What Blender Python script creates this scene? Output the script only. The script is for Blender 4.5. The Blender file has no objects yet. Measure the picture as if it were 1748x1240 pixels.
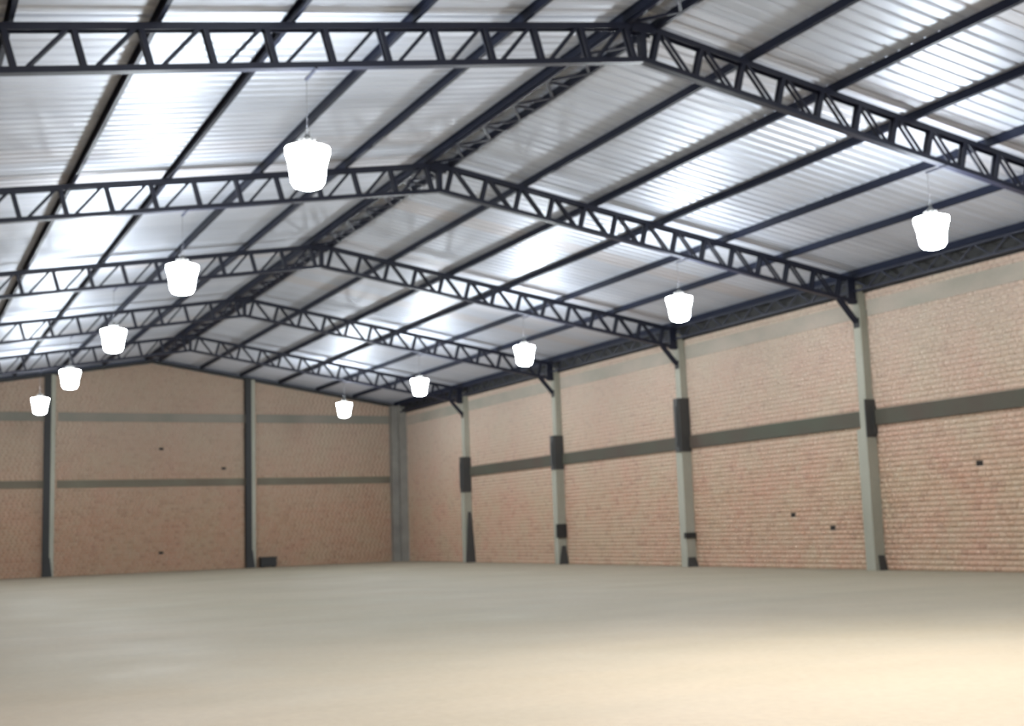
import bpy, math, random
import numpy as np
from mathutils import Vector, Matrix

random.seed(7)
rng = np.random.default_rng(7)
C = bpy.context.scene.collection
S = bpy.context.scene

# ------------------------------------------------------------------ camera, world, exposure
YAW, PITCH, ROLL, FPX = 0.4721, 0.1328, -0.0343, 2122.9
F = Vector((math.sin(YAW)*math.cos(PITCH), math.cos(YAW)*math.cos(PITCH), math.sin(PITCH)))
R0 = Vector((math.cos(YAW), -math.sin(YAW), 0.0)); U0 = R0.cross(F)
cr, sr = math.cos(ROLL), math.sin(ROLL)
Rv = cr*R0 + sr*U0; Uv = -sr*R0 + cr*U0
cd = bpy.data.cameras.new('camera'); cam = bpy.data.objects.new('camera', cd); C.objects.link(cam)
cd.sensor_fit = 'HORIZONTAL'; cd.sensor_width = 36.0; cd.lens = 36.0*FPX/1748.0
cd.clip_start = 0.05; cd.clip_end = 300
M = Matrix((Rv, Uv, -F)).transposed().to_4x4(); M.translation = Vector((0, 0, 1.6))
cam.matrix_world = M
S.camera = cam
# the phone picture is softly out of focus throughout
cd.dof.use_dof = True; cd.dof.focus_distance = 2.0; cd.dof.aperture_fstop = 8.5

w = bpy.data.worlds.new('night_sky'); S.world = w; w.use_nodes = True
w.node_tree.nodes['Background'].inputs[0].default_value = (0.62, 0.72, 1.0, 1)
w.node_tree.nodes['Background'].inputs[1].default_value = 0.05
S.view_settings.view_transform = 'Standard'; S.view_settings.look = 'None'
S.view_settings.exposure = 0.0; S.view_settings.gamma = 1.0
S.view_settings.use_curve_mapping = False
LAMP_STRENGTH = 150.0
FILL_ENERGY = 7500.0

# ------------------------------------------------------------------ layout (metres)
XM, XR = 12.81, 27.05            # ridge line, right wall
XL = 2*XM - XR                   # left wall
W = XR - XM
H, RZ = 8.82, 11.10              # top chord height at the eave and at the ridge
K = (RZ - H)/W
Y1, SP = 19.15, 9.767            # first truss in view, truss spacing
YD, YB = 67.38, -10.4            # far wall, front wall behind the camera
PA, PP = 0.39, 2.179             # purlin offsets from the ridge
DZ = 0.68                        # truss depth
def TY(k): return Y1 + SP*(k-1)
def zc(x): return RZ - K*abs(x-XM)

# ------------------------------------------------------------------ materials
def mat(name, col=(.5, .5, .5), rough=.6, metal=0.0, emit=None, spec=None):
    m = bpy.data.materials.new(name); m.use_nodes = True
    b = m.node_tree.nodes['Principled BSDF']
    b.inputs['Base Color'].default_value = (*col, 1)
    b.inputs['Roughness'].default_value = rough; b.inputs['Metallic'].default_value = metal
    if spec is not None: b.inputs['Specular IOR Level'].default_value = spec
    if emit:
        b.inputs['Emission Color'].default_value = (*emit[0], 1); b.inputs['Emission Strength'].default_value = emit[1]
    return m
def nd(m, t, **kw):
    n = m.node_tree.nodes.new(t)
    for k, v in kw.items(): setattr(n, k, v)
    return n
def lk(m, a, b): m.node_tree.links.new(a, b)
def ramp(m, fac, stops):
    r = nd(m, 'ShaderNodeValToRGB'); e = r.color_ramp.elements
    while len(e) < len(stops): e.new(.5)
    for i, (p, c) in enumerate(stops): e[i].position = p; e[i].color = (*c, 1)
    lk(m, fac, r.inputs[0]); return r.outputs[0]
def noise(m, scale, detail=4, vec=None, rough=.55, sc3=None):
    n = nd(m, 'ShaderNodeTexNoise'); n.inputs['Scale'].default_value = scale
    n.inputs['Detail'].default_value = detail; n.inputs['Roughness'].default_value = rough
    g = nd(m, 'ShaderNodeNewGeometry')
    src = g.outputs['Position']
    if sc3:
        mp = nd(m, 'ShaderNodeMapping'); mp.inputs['Scale'].default_value = sc3
        lk(m, src, mp.inputs[0]); src = mp.outputs[0]
    lk(m, src, n.inputs['Vector']); return n.outputs[0]
def mixc(m, fac, a, b, mode='MIX'):
    x = nd(m, 'ShaderNodeMix', data_type='RGBA', blend_type=mode)
    for s, v in ((0, fac), (6, a), (7, b)):
        if hasattr(v, 'links') or hasattr(v, 'is_linked'): lk(m, v, x.inputs[s])
        elif isinstance(v, tuple): x.inputs[s].default_value = (*v, 1)
        else: x.inputs[s].default_value = v
    return x.outputs[2]
def bsdf(m): return m.node_tree.nodes['Principled BSDF']

def brick_mat(name='fired_clay_brick', tint=None):
    m = mat(name, rough=.85)
    g = nd(m, 'ShaderNodeNewGeometry'); o = nd(m, 'ShaderNodeObjectInfo')
    ad = nd(m, 'ShaderNodeMath', operation='ADD'); fr = nd(m, 'ShaderNodeMath', operation='FRACT')
    lk(m, g.outputs['Random Per Island'], ad.inputs[0]); lk(m, o.outputs['Random'], ad.inputs[1]); lk(m, ad.outputs[0], fr.inputs[0])
    c = ramp(m, fr.outputs[0], [(0, (.46, .28, .19)), (.2, (.54, .36, .27)), (.45, (.52, .40, .30)), (.65, (.57, .39, .30)), (.85, (.49, .32, .22)), (.97, (.36, .22, .16))])
    n1 = ramp(m, noise(m, .55, 5), [(.35, (0, 0, 0)), (.7, (1, 1, 1))])
    c = mixc(m, .5, c, mixc(m, n1, (.52, .45, .34), (.57, .35, .28)))
    n2 = ramp(m, noise(m, 7, 4, sc3=(1, 1, 1.8)), [(.55, (0, 0, 0)), (.75, (.75, .75, .75))])
    c = mixc(m, n2, c, (.57, .49, .41))
    n3 = noise(m, 40, 3)
    c = mixc(m, .25, c, n3, 'OVERLAY')
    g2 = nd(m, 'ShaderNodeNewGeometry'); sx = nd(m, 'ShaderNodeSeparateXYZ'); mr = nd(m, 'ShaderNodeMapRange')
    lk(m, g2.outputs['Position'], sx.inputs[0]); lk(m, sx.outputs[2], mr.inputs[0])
    mr.inputs[1].default_value = 2.5; mr.inputs[2].default_value = 7.5; mr.inputs[3].default_value = .0; mr.inputs[4].default_value = .5  # upper bricks fade to greyish tan: haze and lamp glare put into the colour
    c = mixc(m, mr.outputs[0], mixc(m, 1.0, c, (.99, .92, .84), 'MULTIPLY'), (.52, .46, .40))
    if tint: c = mixc(m, 1.0, c, tint, 'MULTIPLY')
    lk(m, c, bsdf(m).inputs['Base Color']); return m
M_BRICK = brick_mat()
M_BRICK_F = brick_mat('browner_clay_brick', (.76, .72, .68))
def grit(name, ca, cb, scale=1.2, rough=.8, fine=.2, sc3=None):
    m = mat(name, rough=rough)
    c = mixc(m, ramp(m, noise(m, scale, 6, sc3=sc3), [(.3, (0, 0, 0)), (.7, (1, 1, 1))]), ca, cb)
    c = mixc(m, fine, c, noise(m, 30, 4), 'OVERLAY')
    lk(m, c, bsdf(m).inputs['Base Color']); return m
M_MORTAR = grit('cement_mortar', (.44, .38, .31), (.50, .42, .34))
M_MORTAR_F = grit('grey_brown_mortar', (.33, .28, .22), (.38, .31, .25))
M_CONC = grit('precast_concrete', (.28, .275, .22), (.36, .35, .29), sc3=(1, 1, .3))
M_CONC_D = grit('dark_corner_concrete', (.17, .155, .14), (.24, .23, .20))  # darker concrete tone for the corner column
M_RING = grit('grey_ring_beam_concrete', (.27, .265, .215), (.42, .35, .29), .8, sc3=(1, .5, 1))
M_BEAM = grit('weathered_dark_concrete', (.075, .048, .036), (.072, .080, .055), .35)
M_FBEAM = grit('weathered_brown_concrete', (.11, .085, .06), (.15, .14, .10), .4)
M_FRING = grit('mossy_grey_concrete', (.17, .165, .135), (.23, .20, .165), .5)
M_DARK = mat('matt_dark_grey', (.045, .044, .042), .65)  # dark grey for column blocks, foot wedges and lamp housings
M_STEEL = mat('dark_navy_painted_steel', (.012, .014, .028), .45, .0, spec=.4)
M_PURLIN = mat('dark_painted_purlin_steel', (.007, .010, .024), .5, .0, spec=.2)
M_BLACK = mat('matt_black', (.02, .02, .02), .7)
M_HOLE = mat('dark_void', (.02, .015, .012), .9)
M_DIFF = mat('glowing_lamp_diffuser', (.9, .9, .9), .4, emit=((.88, .95, 1.0), LAMP_STRENGTH))
M_HOUS = mat('cast_aluminium_housing', (.55, .56, .58), .4, .7)
M_CABLE = mat('grey_cable', (.08, .08, .09), .6)

def floor_mat():
    m = mat('troweled_concrete_floor', rough=.55, spec=.3)
    c = mixc(m, ramp(m, noise(m, .09, 5, sc3=(1, 1.4, 1)), [(.3, (0, 0, 0)), (.7, (1, 1, 1))]), (.305, .27, .195), (.365, .31, .235))
    c = mixc(m, ramp(m, noise(m, .6, 6, sc3=(.5, 1.5, 1)), [(.4, (0, 0, 0)), (.8, (.5, .5, .5))]), c, (.275, .255, .195))
    c = mixc(m, .12, c, noise(m, 9, 5), 'OVERLAY')
    lk(m, c, bsdf(m).inputs['Base Color'])
    r = ramp(m, noise(m, .4, 4), [(.3, (.62, .62, .62)), (.7, (.8, .8, .8))]); lk(m, r, bsdf(m).inputs['Roughness'])
    return m
M_FLOOR = floor_mat()
def sheet_mat():
    m = mat('galvanised_roof_sheet', rough=.36, metal=.45)
    o = nd(m, 'ShaderNodeObjectInfo')
    c = ramp(m, o.outputs['Random'], [(0, (.52, .555, .63)), (.5, (.57, .605, .68)), (.85, (.60, .63, .70)), (1, (.55, .54, .57))])
    n = ramp(m, noise(m, .8, 5, sc3=(.4, 3, 1)), [(.45, (0, 0, 0)), (.8, (.45, .45, .45))])
    c = mixc(m, n, c, (.42, .43, .46))
    lk(m, c, bsdf(m).inputs['Base Color'])
    r = ramp(m, noise(m, 1.5, 4, sc3=(.5, 2, 1)), [(.3, (.47, .47, .47)), (.7, (.58, .58, .58))]); lk(m, r, bsdf(m).inputs['Roughness'])
    return m
M_SHEET = sheet_mat()

# ------------------------------------------------------------------ mesh helpers
class MB:
    def __init__(s): s.v, s.f = [], []
    def add(s, vs, fs):
        n = len(s.v); s.v += [tuple(v) for v in vs]; s.f += [tuple(i+n for i in f) for f in fs]; return s
    def box(s, x0, y0, z0, x1, y1, z1):
        return s.add([(x, y, z) for z in (z0, z1) for x, y in ((x0, y0), (x1, y0), (x1, y1), (x0, y1))],
                     [(0, 3, 2, 1), (4, 5, 6, 7), (0, 1, 5, 4), (1, 2, 6, 5), (2, 3, 7, 6), (3, 0, 4, 7)])
    def prof(s, p, q, pts, up=(0, 0, 1), closed=True, off=(0, 0)):
        """extrude the outline pts (side, up) from p to q"""
        p, q = Vector(p), Vector(q); d = (q-p).normalized(); u = Vector(up)
        sd = d.cross(u).normalized(); u = sd.cross(d).normalized(); n = len(pts)
        vs = [e + sd*(a+off[0]) + u*(b+off[1]) for e in (p, q) for a, b in pts]
        fs = [(i, (i+1) % n, n+(i+1) % n, n+i) for i in range(n)]
        fs += [tuple(range(n))[::-1], tuple(range(n, 2*n))]
        return s.add(vs, fs)
    def bar(s, p, q, a, b, up=(0, 0, 1), off=(0, 0)):
        return s.prof(p, q, [(-a/2, -b/2), (a/2, -b/2), (a/2, b/2), (-a/2, b/2)], up, off=off)
    def lathe(s, prof, n=24, c=(0, 0, 0)):
        vs, fs = [], []
        for r, z in prof:
            for i in range(n):
                t = 2*math.pi*i/n; vs.append((c[0]+r*math.cos(t), c[1]+r*math.sin(t), c[2]+z))
        for j in range(len(prof)-1):
            for i in range(n):
                k = (i+1) % n; fs.append((j*n+i, j*n+k, (j+1)*n+k, (j+1)*n+i))
        fs.append(tuple(range(n))[::-1]); fs.append(tuple(range((len(prof)-1)*n, len(prof)*n)))
        return s.add(vs, fs)
    def mesh(s, name, m, smooth=False):
        me = bpy.data.meshes.new(name); me.from_pydata(s.v, [], s.f); me.materials.append(m)
        if smooth:
            for p in me.polygons: p.use_smooth = len(p.vertices) == 4
        me.update(); return me
def link(name, me, parent=None, loc=(0, 0, 0), label=None, kind=None):
    o = bpy.data.objects.new(name, me); C.objects.link(o); o.location = loc
    if parent: o.parent = parent
    if label: o['label'] = label
    if kind: o['kind'] = kind
    return o
def thing(name, label, cat, loc=(0, 0, 0), group=None, me=None):
    o = bpy.data.objects.new(name, me); C.objects.link(o); o.location = loc
    o['label'] = label; o['category'] = cat
    if group: o['group'] = group
    return o
def copy_tree(o, parent=None, loc=None):
    c = o.copy(); C.objects.link(c)
    if parent: c.parent = parent
    if loc is not None: c.location = loc
    for ch in list(o.children): copy_tree(ch, c)
    return c
C_SEC = lambda h, b, t: [(-b/2, -h/2), (b/2, -h/2), (b/2, -h/2+t), (-b/2+t, -h/2+t), (-b/2+t, h/2-t), (b/2, h/2-t), (b/2, h/2), (-b/2, h/2)]
U_DOWN = lambda h, b, t: [(-b/2, -h/2), (-b/2+t, -h/2), (-b/2+t, h/2-t), (b/2-t, h/2-t), (b/2-t, -h/2), (b/2, -h/2), (b/2, h/2), (-b/2, h/2)]
U_UP = lambda h, b, t: [(-b/2, -h/2), (b/2, -h/2), (b/2, h/2), (b/2-t, h/2), (b/2-t, -h/2+t), (-b/2+t, -h/2+t), (-b/2+t, h/2), (-b/2, h/2)]

# ------------------------------------------------------------------ floor
fl = MB().box(XL-.3, YB-.3, -.2, XR+.3, YD+.3, 0)
link('floor', fl.mesh('floor', M_FLOOR), kind='structure')

# ------------------------------------------------------------------ brick walls
BL, BH, J = .24, .14, .012
def brick_boxes(pos, L, w_axis, n_axis, nsign):
    """pos: (N,3) lower corner on the wall face; L: lengths. one island per brick, back face left out"""
    N = len(pos); d = .014 + rng.random(N)*.010
    V = np.zeros((N, 8, 3)); 
    for i, (a, b, c) in enumerate(((0, 0, 0), (1, 0, 0), (1, 0, 1), (0, 0, 1), (0, 1, 0), (1, 1, 0), (1, 1, 1), (0, 1, 1))):
        V[:, i] = pos
        ins = b*.004
        V[:, i, w_axis] += a*L + (ins if a == 0 else -ins)
        V[:, i, 2] += c*BH + (ins if c == 0 else -ins)
        V[:, i, n_axis] += b*d*nsign
    Q = np.array([(4, 5, 6, 7), (0, 1, 5, 4), (1, 2, 6, 5), (2, 3, 7, 6), (3, 0, 4, 7)])
    if (w_axis == 1) == (nsign < 0): Q = Q
    else: Q = Q[:, ::-1]
    return V, Q
def mesh_np(name, V, Q, m):
    N = len(V); v = V.reshape(-1, 3); f = (Q[None] + (np.arange(N)*8)[:, None, None]).reshape(-1, 4)
    me = bpy.data.meshes.new(name); me.vertices.add(len(v)); me.vertices.foreach_set('co', v.ravel())
    me.loops.add(f.size); me.loops.foreach_set('vertex_index', f.ravel().astype(np.int32))
    me.polygons.add(len(f)); me.polygons.foreach_set('loop_start', np.arange(0, f.size, 4, dtype=np.int32))
    me.polygons.foreach_set('loop_total', np.full(len(f), 4, dtype=np.int32))
    me.materials.append(m); me.update(calc_edges=True); me.validate(); return me
def layout(u0, u1, top):
    P, L = [], []; r = 0; z = .006
    while z + BH < 11.6:
        u = u0 - (r % 2)*(BL+J)/2 - .04*((r*7) % 3)
        while u < u1:
            a, b = max(u, u0), min(u+BL, u1)
            if b-a > .04 and z+BH <= min(top(a), top(b)) + .10: P.append((a, z)); L.append(b-a)
            u += BL+J
        r += 1; z += BH+J
    return np.array(P), np.array(L)
HOLES = []
def wall(name, backing, P, L, w_axis, n_axis, nsign, face, singles=None, holes=(), bm=None):
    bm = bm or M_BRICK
    root = link(name, backing, kind='structure')
    pos = np.zeros((len(P), 3)); pos[:, w_axis] = P[:, 0]; pos[:, 2] = P[:, 1]; pos[:, n_axis] = face
    keep = np.ones(len(P), bool)
    for (u, z) in holes:
        i = np.argmin((P[:, 0]+BL/2-u)**2*.3 + (P[:, 1]+BH/2-z)**2); keep[i] = False
        hb = MB(); p = pos[i].copy(); q = p.copy(); q[w_axis] += L[i]; q[2] += BH; q[n_axis] += nsign*.004
        lo, hi = np.minimum(p, q), np.maximum(p, q)
        link('putlog_hole', hb.box(*lo, *hi).mesh('putlog_hole', M_HOLE), root)
    if singles is not None:
        sc = singles(pos); full = (L > BL-.001) & keep
        idx = np.where(full)[0]; idx = idx[np.argsort(sc[idx])][:300]
        rngv = []
        for k in range(4):
            V, Q = brick_boxes(np.zeros((1, 3)), np.array([BL]), w_axis, n_axis, nsign)
            rngv.append(mesh_np('brick', V, Q, M_BRICK))
        for i in idx:
            link('brick', rngv[int(rng.integers(4))], root, tuple(pos[i])); keep[i] = False
    V, Q = brick_boxes(pos[keep], L[keep], w_axis, n_axis, nsign)
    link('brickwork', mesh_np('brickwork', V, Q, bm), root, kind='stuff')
    return root
ztop = lambda x: zc(x) + .10
# right wall
P, L = layout(YB, YD, lambda y: H + .02)
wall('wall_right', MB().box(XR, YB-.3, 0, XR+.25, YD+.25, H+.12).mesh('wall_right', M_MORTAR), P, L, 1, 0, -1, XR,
     singles=lambda p: np.where(p[:, 1] < 22.9, 1e6, p[:, 1]),
     holes=[(31.0, 1.35), (32.9, 1.78), (24.9, 2.9)])
# left wall (beside the camera)
P, L = layout(YB, YD, lambda y: H + .02)
wall('wall_left', MB().box(XL-.25, YB-.3, 0, XL, YD+.25, H+.12).mesh('wall_left', M_MORTAR), P, L, 1, 0, 1, XL)
# far wall and front wall with their gables
def gable(y0, y1):
    m = MB(); pr = [(XL-.25, 0), (XR+.25, 0), (XR+.25, ztop(XR)), (XM, ztop(XM)), (XL-.25, ztop(XL))]
    vs = [(x, y, z) for y in (y0, y1) for x, z in pr]; n = 5
    return m.add(vs, [(0, 1, 2, 3, 4), (9, 8, 7, 6, 5)] + [(i, i+5, (i+1) % n+5, (i+1) % n) for i in range(n)])
P, L = layout(XL, XR, lambda x: zc(x)-.06)
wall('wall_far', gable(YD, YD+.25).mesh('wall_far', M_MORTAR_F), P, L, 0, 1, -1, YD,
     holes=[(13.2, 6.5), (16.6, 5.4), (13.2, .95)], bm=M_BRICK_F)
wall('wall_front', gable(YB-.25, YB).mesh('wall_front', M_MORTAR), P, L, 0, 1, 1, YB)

# ------------------------------------------------------------------ roof sheets
roof = link('ceiling', None, kind='structure', loc=(XM, 0, RZ))
SW = 1.035; RIB = SW/3; T0Z = .275
def sheet_mesh(sgn):
    # profile along y: broad pans with raised trapezoid ribs, running down the slope
    pr = []
    for i in range(3):
        y = i*RIB
        pr += [(y, 0), (y+RIB-.125, 0), (y+RIB-.095, .038), (y+RIB-.030, .038)]
    pr += [(SW, 0), (SW+.02, 0)]
    m = MB(); vs = []; n = len(pr)
    x1 = (W+.18)*sgn
    for x in (0.0, x1):
        for y, z in pr: vs.append((x, y, T0Z+z-K*abs(x)))
    for x in (0.0, x1):
        for y, z in pr: vs.append((x, y, T0Z+z+.0015-K*abs(x)))
    fs = []
    for i in range(n-1):
        a = (i, i+1, n+i+1, n+i); b = (2*n+i, 3*n+i, 3*n+i+1, 2*n+i+1)
        if sgn > 0: fs += [a, b]
        else: fs += [a[::-1], b[::-1]]
    return m.add(vs, fs).mesh('roof_sheet', M_SHEET)
for sgn in (1, -1):
    me = sheet_mesh(sgn); y = YB-.2
    while y < YD+.1:
        link('roof_sheet', me, roof, (0, y, random.uniform(-.002, .002))); y += SW
rc = MB()
for s in (1, -1): rc.bar((0, YB-.2, T0Z+.06), (0, YD+.2, T0Z+.06), .55, .004, up=(s*K*1.0, 0, 1), off=(0, .0))
link('ridge_cap', rc.mesh('ridge_cap', M_SHEET), roof)

# ------------------------------------------------------------------ purlins
ordn = ['ridge', 'first', 'second', 'third', 'fourth', 'fifth', 'sixth']
for s, side in ((1, 'right'), (-1, 'left')):
    for i in range(7):
        u = PA + PP*i if i < 6 else W - .42; x = XM + s*u; z = zc(x) + .175
        m = MB().prof((0, YB-.1, 0), (0, YD-.02, 0), [(a*s, b) for a, b in C_SEC(.19, .08, .012)], up=(s*K, 0, 1))
        lab = ('dark steel roof purlin just %s of the ridge line' % side if i == 0 else
               'dark steel roof purlin, %s one down the %s roof slope from the ridge' % (ordn[i], side))
        thing('roof_purlin', lab, 'purlin', (x, 0, z), 'dark steel roof purlins', m.mesh('roof_purlin', M_PURLIN))

# ------------------------------------------------------------------ trusses
XE = W - .30                     # end of the truss at the column
def p3(u, dz, s): return (s*u, 0, (RZ-H) - K*u + dz)
def member(a, b, w_in, t, s):
    m = MB(); p, q = Vector(p3(*a, s)), Vector(p3(*b, s))
    for y in (-.062, .062): m.bar(p+Vector((0, y, 0)), q+Vector((0, y, 0)), t, w_in, up=(0, 0, 1) if abs((q-p).normalized().z) < .98 else (1, 0, 0))
    return m
def make_truss():
    root = thing('roof_truss', 'truss', 'truss')
    for s in (1, -1):
        link('top_chord', MB().prof(p3(0, 0, s), p3(XE, 0, s), U_DOWN(.12, .17, .012)).mesh('top_chord', M_STEEL), root)
        link('bottom_chord', MB().prof(p3(0, -DZ, s), p3(XE, -DZ, s), U_UP(.10, .17, .012)).mesh('bottom_chord', M_STEEL), root)
        i = 0; ul = 0.0
        while .37 + i*1.0 < XE-.15:
            u = .37 + i*1.0
            lo = max(u-.16, .02)
            link('web_post', member((u, -.04), (lo, -DZ+.04), .085, .045, s).mesh('web_post', M_STEEL), root)
            if i > 0:
                link('web_diagonal', member((u-.34, -DZ+.04), (u-1.0+.10, -.04), .058, .035, s).mesh('web_diagonal', M_STEEL), root)
            i += 1
        link('end_plate', MB().box(*sorted_box(s*(XE-.30), -.05, (RZ-H)-K*XE-DZ-.06, s*XE, .05, (RZ-H)-K*XE+.08)).mesh('end_plate', M_STEEL), root)
        # knee brace down to the column, seat plate under the chord end
        kb = MB(); 
        for y in (-.05, .05): kb.bar((s*(XE-.66), y, (RZ-H)-K*(XE-.66)-DZ-.02), (s*(XE-.02), y, (RZ-H)-K*XE-DZ-.62), .04, .13)
        link('knee_brace', kb.mesh('knee_brace', M_STEEL), root)
        link('wall_plate', MB().box(*sorted_box(s*(XE-.03), -.12, (RZ-H)-K*XE-DZ-.80, s*XE, .12, (RZ-H)-K*XE-DZ-.50)).mesh('wall_plate', M_BLACK), root)
    link('ridge_post', MB().box(-.06, -.085, (RZ-H)-DZ, .06, .085, (RZ-H)+.02).mesh('ridge_post', M_STEEL), root)
    link('gusset_plate', MB().box(-.26, -.095, (RZ-H)-.16, .26, -.087, (RZ-H)+.05).box(-.26, .087, (RZ-H)-.16, .26, .095, (RZ-H)+.05).mesh('gusset_plate', M_STEEL), root)
    return root
def sorted_box(x0, y0, z0, x1, y1, z1):
    return min(x0, x1), min(y0, y1), min(z0, z1), max(x0, x1), max(y0, y1), max(z0, z1)
TL = {1: 'dark steel lattice roof truss nearest the camera, crossing the top of the photo',
      2: 'dark steel lattice roof truss, second in view, behind the largest glowing lamp',
      3: 'dark steel lattice roof truss, third in view, its right end above the third column',
      4: 'dark steel lattice roof truss, fourth in view, second from the far brick gable',
      5: 'small-looking dark steel roof truss closest to the far brick gable',
      0: 'dark steel lattice roof truss overhead, just behind the top edge of the view',
      -1: 'dark steel lattice roof truss behind the camera position'}
tr = make_truss(); tr.location = (XM, TY(1), H); tr['label'] = TL[1]; tr['group'] = 'lattice roof trusses'
for k in (2, 3, 4, 5, 0, -1):
    c = copy_tree(tr, loc=(XM, TY(k), H)); c['label'] = TL[k]

# ------------------------------------------------------------------ ridge lattice and eave lattice, one per bay
def lattice(name, width, n, L, tilt, mchord=None):
    """horizontal ladder of chords with zigzag lacing, local origin at its near end"""
    root = thing(name, 'x', 'lattice beam')
    return root
BAYS = [(-1, 0), (0, 1), (1, 2), (2, 3), (3, 4), (4, 5), (5, 6)]
bayname = {0: 'over the camera', 1: 'between the first and second trusses', 2: 'between the second and third trusses',
           3: 'between the third and fourth trusses', 4: 'between the fourth and fifth trusses', 5: 'between the last truss and the far gable', -1: 'behind the camera'}
LB = SP - .2
def ridge_lattice():
    root = thing('ridge_lattice', 'x', 'lattice beam', group='lattice beams along the ridge')
    n = 12; st = LB/n; zz = -.02
    for s in (1, -1):
        link('chord', MB().bar((s*.33, 0, zz), (s*.33, LB, zz), .07, .07).mesh('chord', M_STEEL), root)
    for i in range(n):
        s = 1 if i % 2 else -1
        link('lacing', MB().bar((s*.31, i*st, zz), (-s*.31, (i+1)*st, zz), .06, .045).mesh('lacing', M_STEEL), root)
        if i % 2 == 0: link('batten', MB().bar((-.31, i*st+.03, zz), (.31, i*st+.03, zz), .05, .05).mesh('batten', M_STEEL), root)
    return root
rl = ridge_lattice()
def eave_lattice():
    root = thing('eave_lattice', 'x', 'lattice beam', group='lattice beams along the right eave')
    n = 16; st = LB/n
    for z in (0, .42):
        link('chord', MB().bar((0, 0, z), (0, LB, z), .07, .07).mesh('chord', M_STEEL), root)
    for i in range(n):
        a, b = (0, .42) if i % 2 else (.42, 0)
        link('lacing', MB().bar((0, i*st, a), (0, (i+1)*st, b), .04, .05).mesh('lacing', M_STEEL), root)
    return root
el = eave_lattice()
first = True
for k in range(0, 6):
    y = TY(k)+.1
    r = rl if first else copy_tree(rl); e = el if first else copy_tree(el); first = False
    r.location = (XM, y, RZ+.02); e.location = (XR-.42, y, zc(XR-.42)-.38)
    if k == 5:
        for o in (r, e): o.scale = (1, (YD-.9-y)/LB, 1)
    r['label'] = 'laced steel beam along the ridge ' + bayname[k]
    e['label'] = 'dark laced steel beam along the right eave ' + bayname[k]

# dark flashing strip closing the roof over the walls
link('trim_1', MB().box(XR-.09, YB, H-.34, XR+.02, YD, H+.20).mesh('trim_1', M_BLACK), kind='structure')
link('trim_2', MB().box(XL-.02, YB, H-.10, XL+.09, YD, H+.20).mesh('trim_2', M_BLACK), kind='structure')
g = MB()
for s in (1, -1): g.bar((XM, YD-.06, RZ+.02), (XM+s*W, YD-.06, H+.02), .10, .16)
link('trim_3', g.mesh('trim_3', M_BLACK), kind='structure')

# ------------------------------------------------------------------ right wall columns and beams
cname = {1: 'nearest column, just outside the right edge', 2: 'tallest-looking column on the right brick wall', 3: 'second column from the right on the right brick wall',
         4: 'third column from the right on the right brick wall', 5: 'farthest narrow column on the right wall, beside the corner'}
def col_mesh(y):
    m = MB()
    m.box(XR-.42, y-.20, 0, XR+.02, y+.20, 4.25)          # wide lower shaft
    m.box(XR-.30, y-.16, 4.25, XR+.02, y+.16, H-.12)      # slimmer upper shaft
    return m.mesh('shaft', M_CONC)
boxes = {5: [(3.55, 5.35)], 4: [(4.15, 5.65)], 3: [(4.25, 6.25)], 2: [(4.0, 5.15)], 1: [(4.1, 5.4)]}
for k in range(0, 6):
    y = TY(k)
    o = thing('concrete_column', 'pale concrete column with dark block, ' + cname.get(k, 'beside the camera, out of view'), 'column', (XR, y, 0), 'columns of the right wall')
    me = MB()
    me.box(-.42, -.20, 0, .02, .20, 4.25)
    link('shaft', me.mesh('shaft', M_CONC), o)
    link('upper_shaft', MB().box(-.30, -.16, 4.25, .02, .16, H-DZ-.18).box(-.28, -.13, H-DZ-.18, .02, .13, H-.10).mesh('upper_shaft', M_CONC), o)
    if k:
        z0, z1 = boxes[k][0]  # dark block around beam height, its extent set per column
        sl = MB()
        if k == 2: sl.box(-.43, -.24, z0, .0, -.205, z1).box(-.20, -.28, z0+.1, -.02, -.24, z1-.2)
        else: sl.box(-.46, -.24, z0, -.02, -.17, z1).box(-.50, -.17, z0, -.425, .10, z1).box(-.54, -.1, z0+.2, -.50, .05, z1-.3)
        link('dark_block', sl.mesh('dark_block', M_DARK), o, label='dark block on the column at beam height')
        # dark tapered wedge at the foot
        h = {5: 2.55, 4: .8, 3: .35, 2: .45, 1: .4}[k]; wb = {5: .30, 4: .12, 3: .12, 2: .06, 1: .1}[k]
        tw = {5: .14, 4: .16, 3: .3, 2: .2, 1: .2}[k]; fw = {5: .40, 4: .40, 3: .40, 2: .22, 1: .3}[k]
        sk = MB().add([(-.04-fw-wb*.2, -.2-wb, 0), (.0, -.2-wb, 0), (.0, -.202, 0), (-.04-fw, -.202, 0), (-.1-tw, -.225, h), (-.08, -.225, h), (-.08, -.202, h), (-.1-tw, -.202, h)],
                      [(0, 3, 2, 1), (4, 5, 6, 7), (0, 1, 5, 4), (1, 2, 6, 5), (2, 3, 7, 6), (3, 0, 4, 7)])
        link('base_wedge', sk.mesh('base_wedge', M_DARK), o, label='dark tapered wedge at the foot of the column')
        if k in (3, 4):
            link('dark_band', MB().box(-.52, -.30, 1.05 if k == 3 else 1.15, -.05, -.19, 1.25 if k == 3 else 1.75).mesh('dark_band', M_BLACK), o)  # small dark band across the lower column
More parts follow.
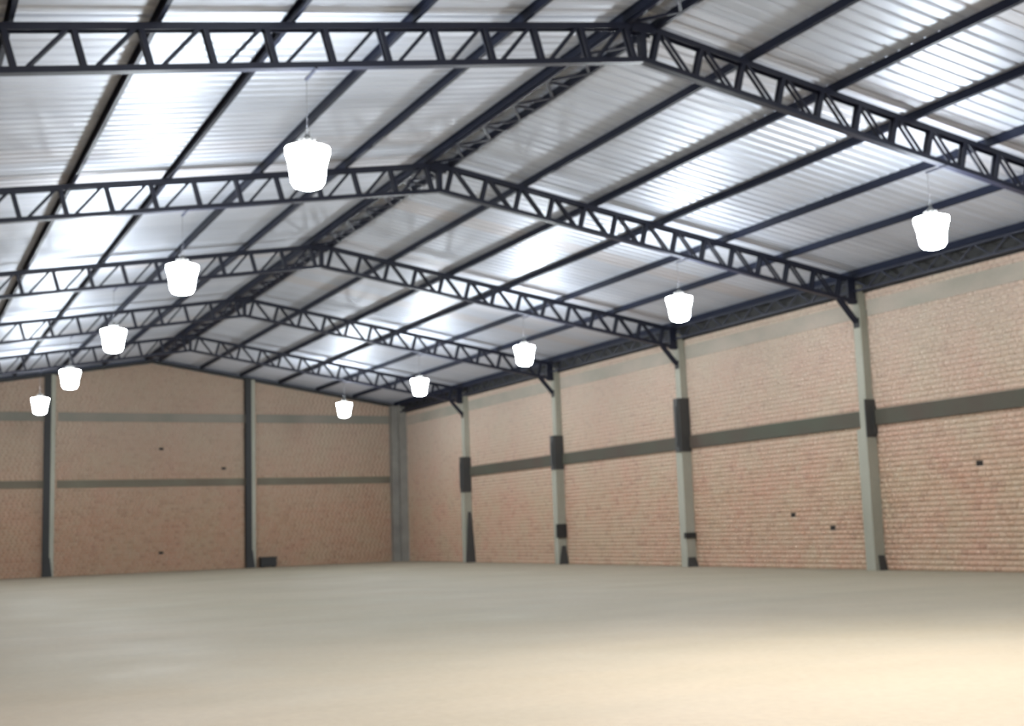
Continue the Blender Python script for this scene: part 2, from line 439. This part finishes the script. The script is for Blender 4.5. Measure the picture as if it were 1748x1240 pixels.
for k in range(0, 6):
    y0, y1 = TY(k)+.2, (TY(k+1)-.2 if k < 5 else YD-.75)
    lab = bayname[k].replace('trusses', 'columns').replace('truss', 'column')
    if k < 5:
        me = MB().box(-.10, 0, -.24, .0, y1-y0, .24)
        thing('wall_beam', 'dark horizontal beam midway up the right brick wall, bay ' + bayname[k], 'beam',
              (XR, y0, 4.60), 'mid-height beams of the right wall', me.mesh('wall_beam', M_BEAM))
    me = MB().box(-.045, 0, -.25, .0, y1-y0, .25)
    thing('ring_beam', 'pale grey concrete band high on the right brick wall, bay ' + bayname[k], 'beam', (XR, y0, 7.98), 'pale ring beams of the right wall', me.mesh('ring_beam', M_RING))

# ------------------------------------------------------------------ far wall columns and beams
fx = [XM-5.11, XM+5.26]
flab = ['slender grey column on the far wall, left of the gable centre', 'slender grey column on the far wall, right of the gable centre']
for x, lb in zip(fx, flab):
    o = thing('gable_column', lb, 'column', (x, YD, 0), 'columns of the far wall')
    zt = zc(x)+.0
    link('shaft', MB().box(.02, -.24, 0, .24, .02, zt).mesh('shaft', M_CONC), o)
    link('dark_channel', MB().prof((-.14, -.16, 0), (-.14, -.16, zt), C_SEC(.30, .32, .02), up=(0, 1, 0)).mesh('dark_channel', M_BLACK), o, label='dark channel-shaped strip running up the column')  # dark C-section strip on the left half of the column
    link('base_wedge', MB().add([(-.30, -.36, 0), (.16, -.36, 0), (.16, 0, 0), (-.30, 0, 0), (-.2, -.28, .95), (.06, -.28, .95), (.06, 0, .95), (-.2, 0, .95)],
         [(0, 3, 2, 1), (4, 5, 6, 7), (0, 1, 5, 4), (1, 2, 6, 5), (2, 3, 7, 6), (3, 0, 4, 7)]).mesh('base_wedge', M_BLACK), o)  # dark tapered wedge at the gable column foot
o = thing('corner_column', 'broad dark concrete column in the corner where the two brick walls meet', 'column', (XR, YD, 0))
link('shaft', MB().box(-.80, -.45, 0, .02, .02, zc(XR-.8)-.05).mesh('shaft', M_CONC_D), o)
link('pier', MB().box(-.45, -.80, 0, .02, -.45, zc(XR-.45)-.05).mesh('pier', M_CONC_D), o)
xs = [XL+.1, fx[0]-.22, fx[0]+.38, fx[1]-.22, fx[1]+.38, XR-.82]
for (a, b), t in zip(((xs[0], xs[1]), (xs[2], xs[3]), (xs[4], xs[5])), ('left of the left gable column', 'between the two gable columns', 'between the right gable column and the corner')):
    thing('wall_beam', 'thin brown horizontal beam on the far brick wall ' + t, 'beam', (a, YD, 4.66), 'mid-height beams of the far wall', MB().box(0, -.05, -.19, b-a, 0, .19).mesh('wall_beam', M_FBEAM))
    thing('ring_beam', 'grey-green concrete band high on the far brick wall ' + t, 'beam', (a, YD, 8.12), 'ring beams of the far wall', MB().box(0, -.04, -.24, b-a, 0, .24).mesh('ring_beam', M_FRING))
t = thing('storage_box', 'small dark box on the floor against the far wall beside a column', 'box', (fx[1]+.85, YD-.42, 0))
link('body', MB().box(-.42, -.22, .05, .42, .22, .50).mesh('body', M_BLACK), t)
link('lid', MB().box(-.45, -.25, .50, .45, .25, .56).mesh('lid', M_BLACK), t)
link('skid', MB().box(-.36, -.2, 0, -.26, .2, .05).mesh('skid', M_BLACK), t)
link('skid', MB().box(.26, -.2, 0, .36, .2, .05).mesh('skid', M_BLACK), t)

# ------------------------------------------------------------------ pendant lamps
LZ, LXR, LXL, LY0 = 7.77, 20.51, 6.28, 19.62
def make_lamp():
    root = thing('pendant_lamp', 'x', 'lamp', group='glowing high-bay lamps')
    link('diffuser', MB().lathe([(.02, -.38), (.14, -.375), (.23, -.34), (.28, -.26), (.30, -.12), (.315, .02), (.345, .14), (.375, .24), (.375, .31), (.32, .33), (.14, .335)], 28).mesh('diffuser', M_DIFF, True), root)
    link('housing', MB().lathe([(.10, .335), (.12, .35), (.11, .45), (.07, .50), (.04, .56)], 20).mesh('housing', M_DARK, True), root)
    for i in range(8):
        fins = MB(); a = math.pi*i/4; fins.bar((.08*math.cos(a), .08*math.sin(a), .42), (.15*math.cos(a), .15*math.sin(a), .42), .008, .10)
        link('cooling_fin', fins.mesh('cooling_fin', M_DARK), root)
    link('hook', MB().bar((-.03, 0, .56), (-.03, 0, .66), .012, .012, up=(0, 1, 0)).bar((.03, 0, .56), (.03, 0, .66), .012, .012, up=(0, 1, 0)).bar((-.036, 0, .66), (.036, 0, .66), .012, .012).mesh('hook', M_BLACK), root)
    return root
lamp = make_lamp(); first = True
lr = {1: 'largest glowing white lamp of the left row, in front of the second truss', 2: 'second largest glowing white lamp of the left row',
      3: 'middle glowing white lamp of the left row', 4: 'second smallest glowing white lamp of the left row, at the far gable top',
      5: 'smallest and lowest glowing white lamp of the left row, against the far wall',
      0: 'glowing white lamp of the left row overhead, out of view', -1: 'glowing white lamp of the left row behind the camera'}
rr = {1: 'rightmost and largest glowing white lamp of the right row', 2: 'glowing white lamp above the second column from the right',
      3: 'middle glowing white lamp of the right row, above the third column', 4: 'glowing white lamp of the right row next to the far corner eave',
      5: 'smallest glowing white lamp of the right row, against the far wall',
      0: 'glowing white lamp of the right row beside the camera, out of view', -1: 'glowing white lamp of the right row behind the camera'}
for row, x, D in (('left', LXL, lr), ('right', LXR, rr)):
    for k in (1, 2, 3, 4, 5, 0, -1):
        o = lamp if first else copy_tree(lamp); 
        if first: first = False
        y = LY0 + SP*(k-1); o.location = (x, y, LZ); o['label'] = D[k]
# cables from each lamp to a bracket arm on the truss beside it
for o in [o for o in C.objects if o.name.startswith('pendant_lamp')]:
    x, y, _ = o.location; ty = min((TY(k) for k in range(-1, 6)), key=lambda v: abs(v-y))
    zt = zc(x)-DZ-.06
    link('cable', MB().bar((0, 0, .66), (0, 0, zt-LZ), .008, .008, up=(0, 1, 0)).mesh('cable', M_CABLE), o)
    link('hanger_arm', MB().bar((0, ty-y-.08, zt-LZ), (0, .04, zt-LZ), .05, .03).mesh('hanger_arm', M_STEEL), o)

# added unseen warm fill lamp, standing in for the near floor's light source
fl = thing('fill_lamp', 'added warm-white fill lamp under the roof truss above the camera, out of view', 'lamp', (10.2, TY(0), zc(10.2)-DZ-.55))
link('housing', MB().box(-.22, -.12, -.16, .22, .12, 0).box(-.18, -.08, 0, .18, .08, .06).mesh('housing', M_BLACK), fl)  # housing of the added fill lamp
link('fill_lamp_yoke', MB().box(-.26, -.02, -.1, -.23, .02, .3).box(.23, -.02, -.1, .26, .02, .3).box(-.26, -.02, .3, .26, .02, .33).box(-.02, -.02, .33, .02, .02, .5).mesh('fill_lamp_yoke', M_BLACK), fl)
sd = bpy.data.lights.new('fill_beam', 'SPOT'); sd.energy = FILL_ENERGY; sd.color = (1.0, .91, .86); sd.spot_size = math.radians(136); sd.spot_blend = 1.0; sd.shadow_soft_size = .18
so = bpy.data.objects.new('fill_beam', sd); C.objects.link(so); so.parent = fl; so.location = (0, 0, -.22)
so.rotation_euler = (math.radians(-10), math.radians(6), 0)
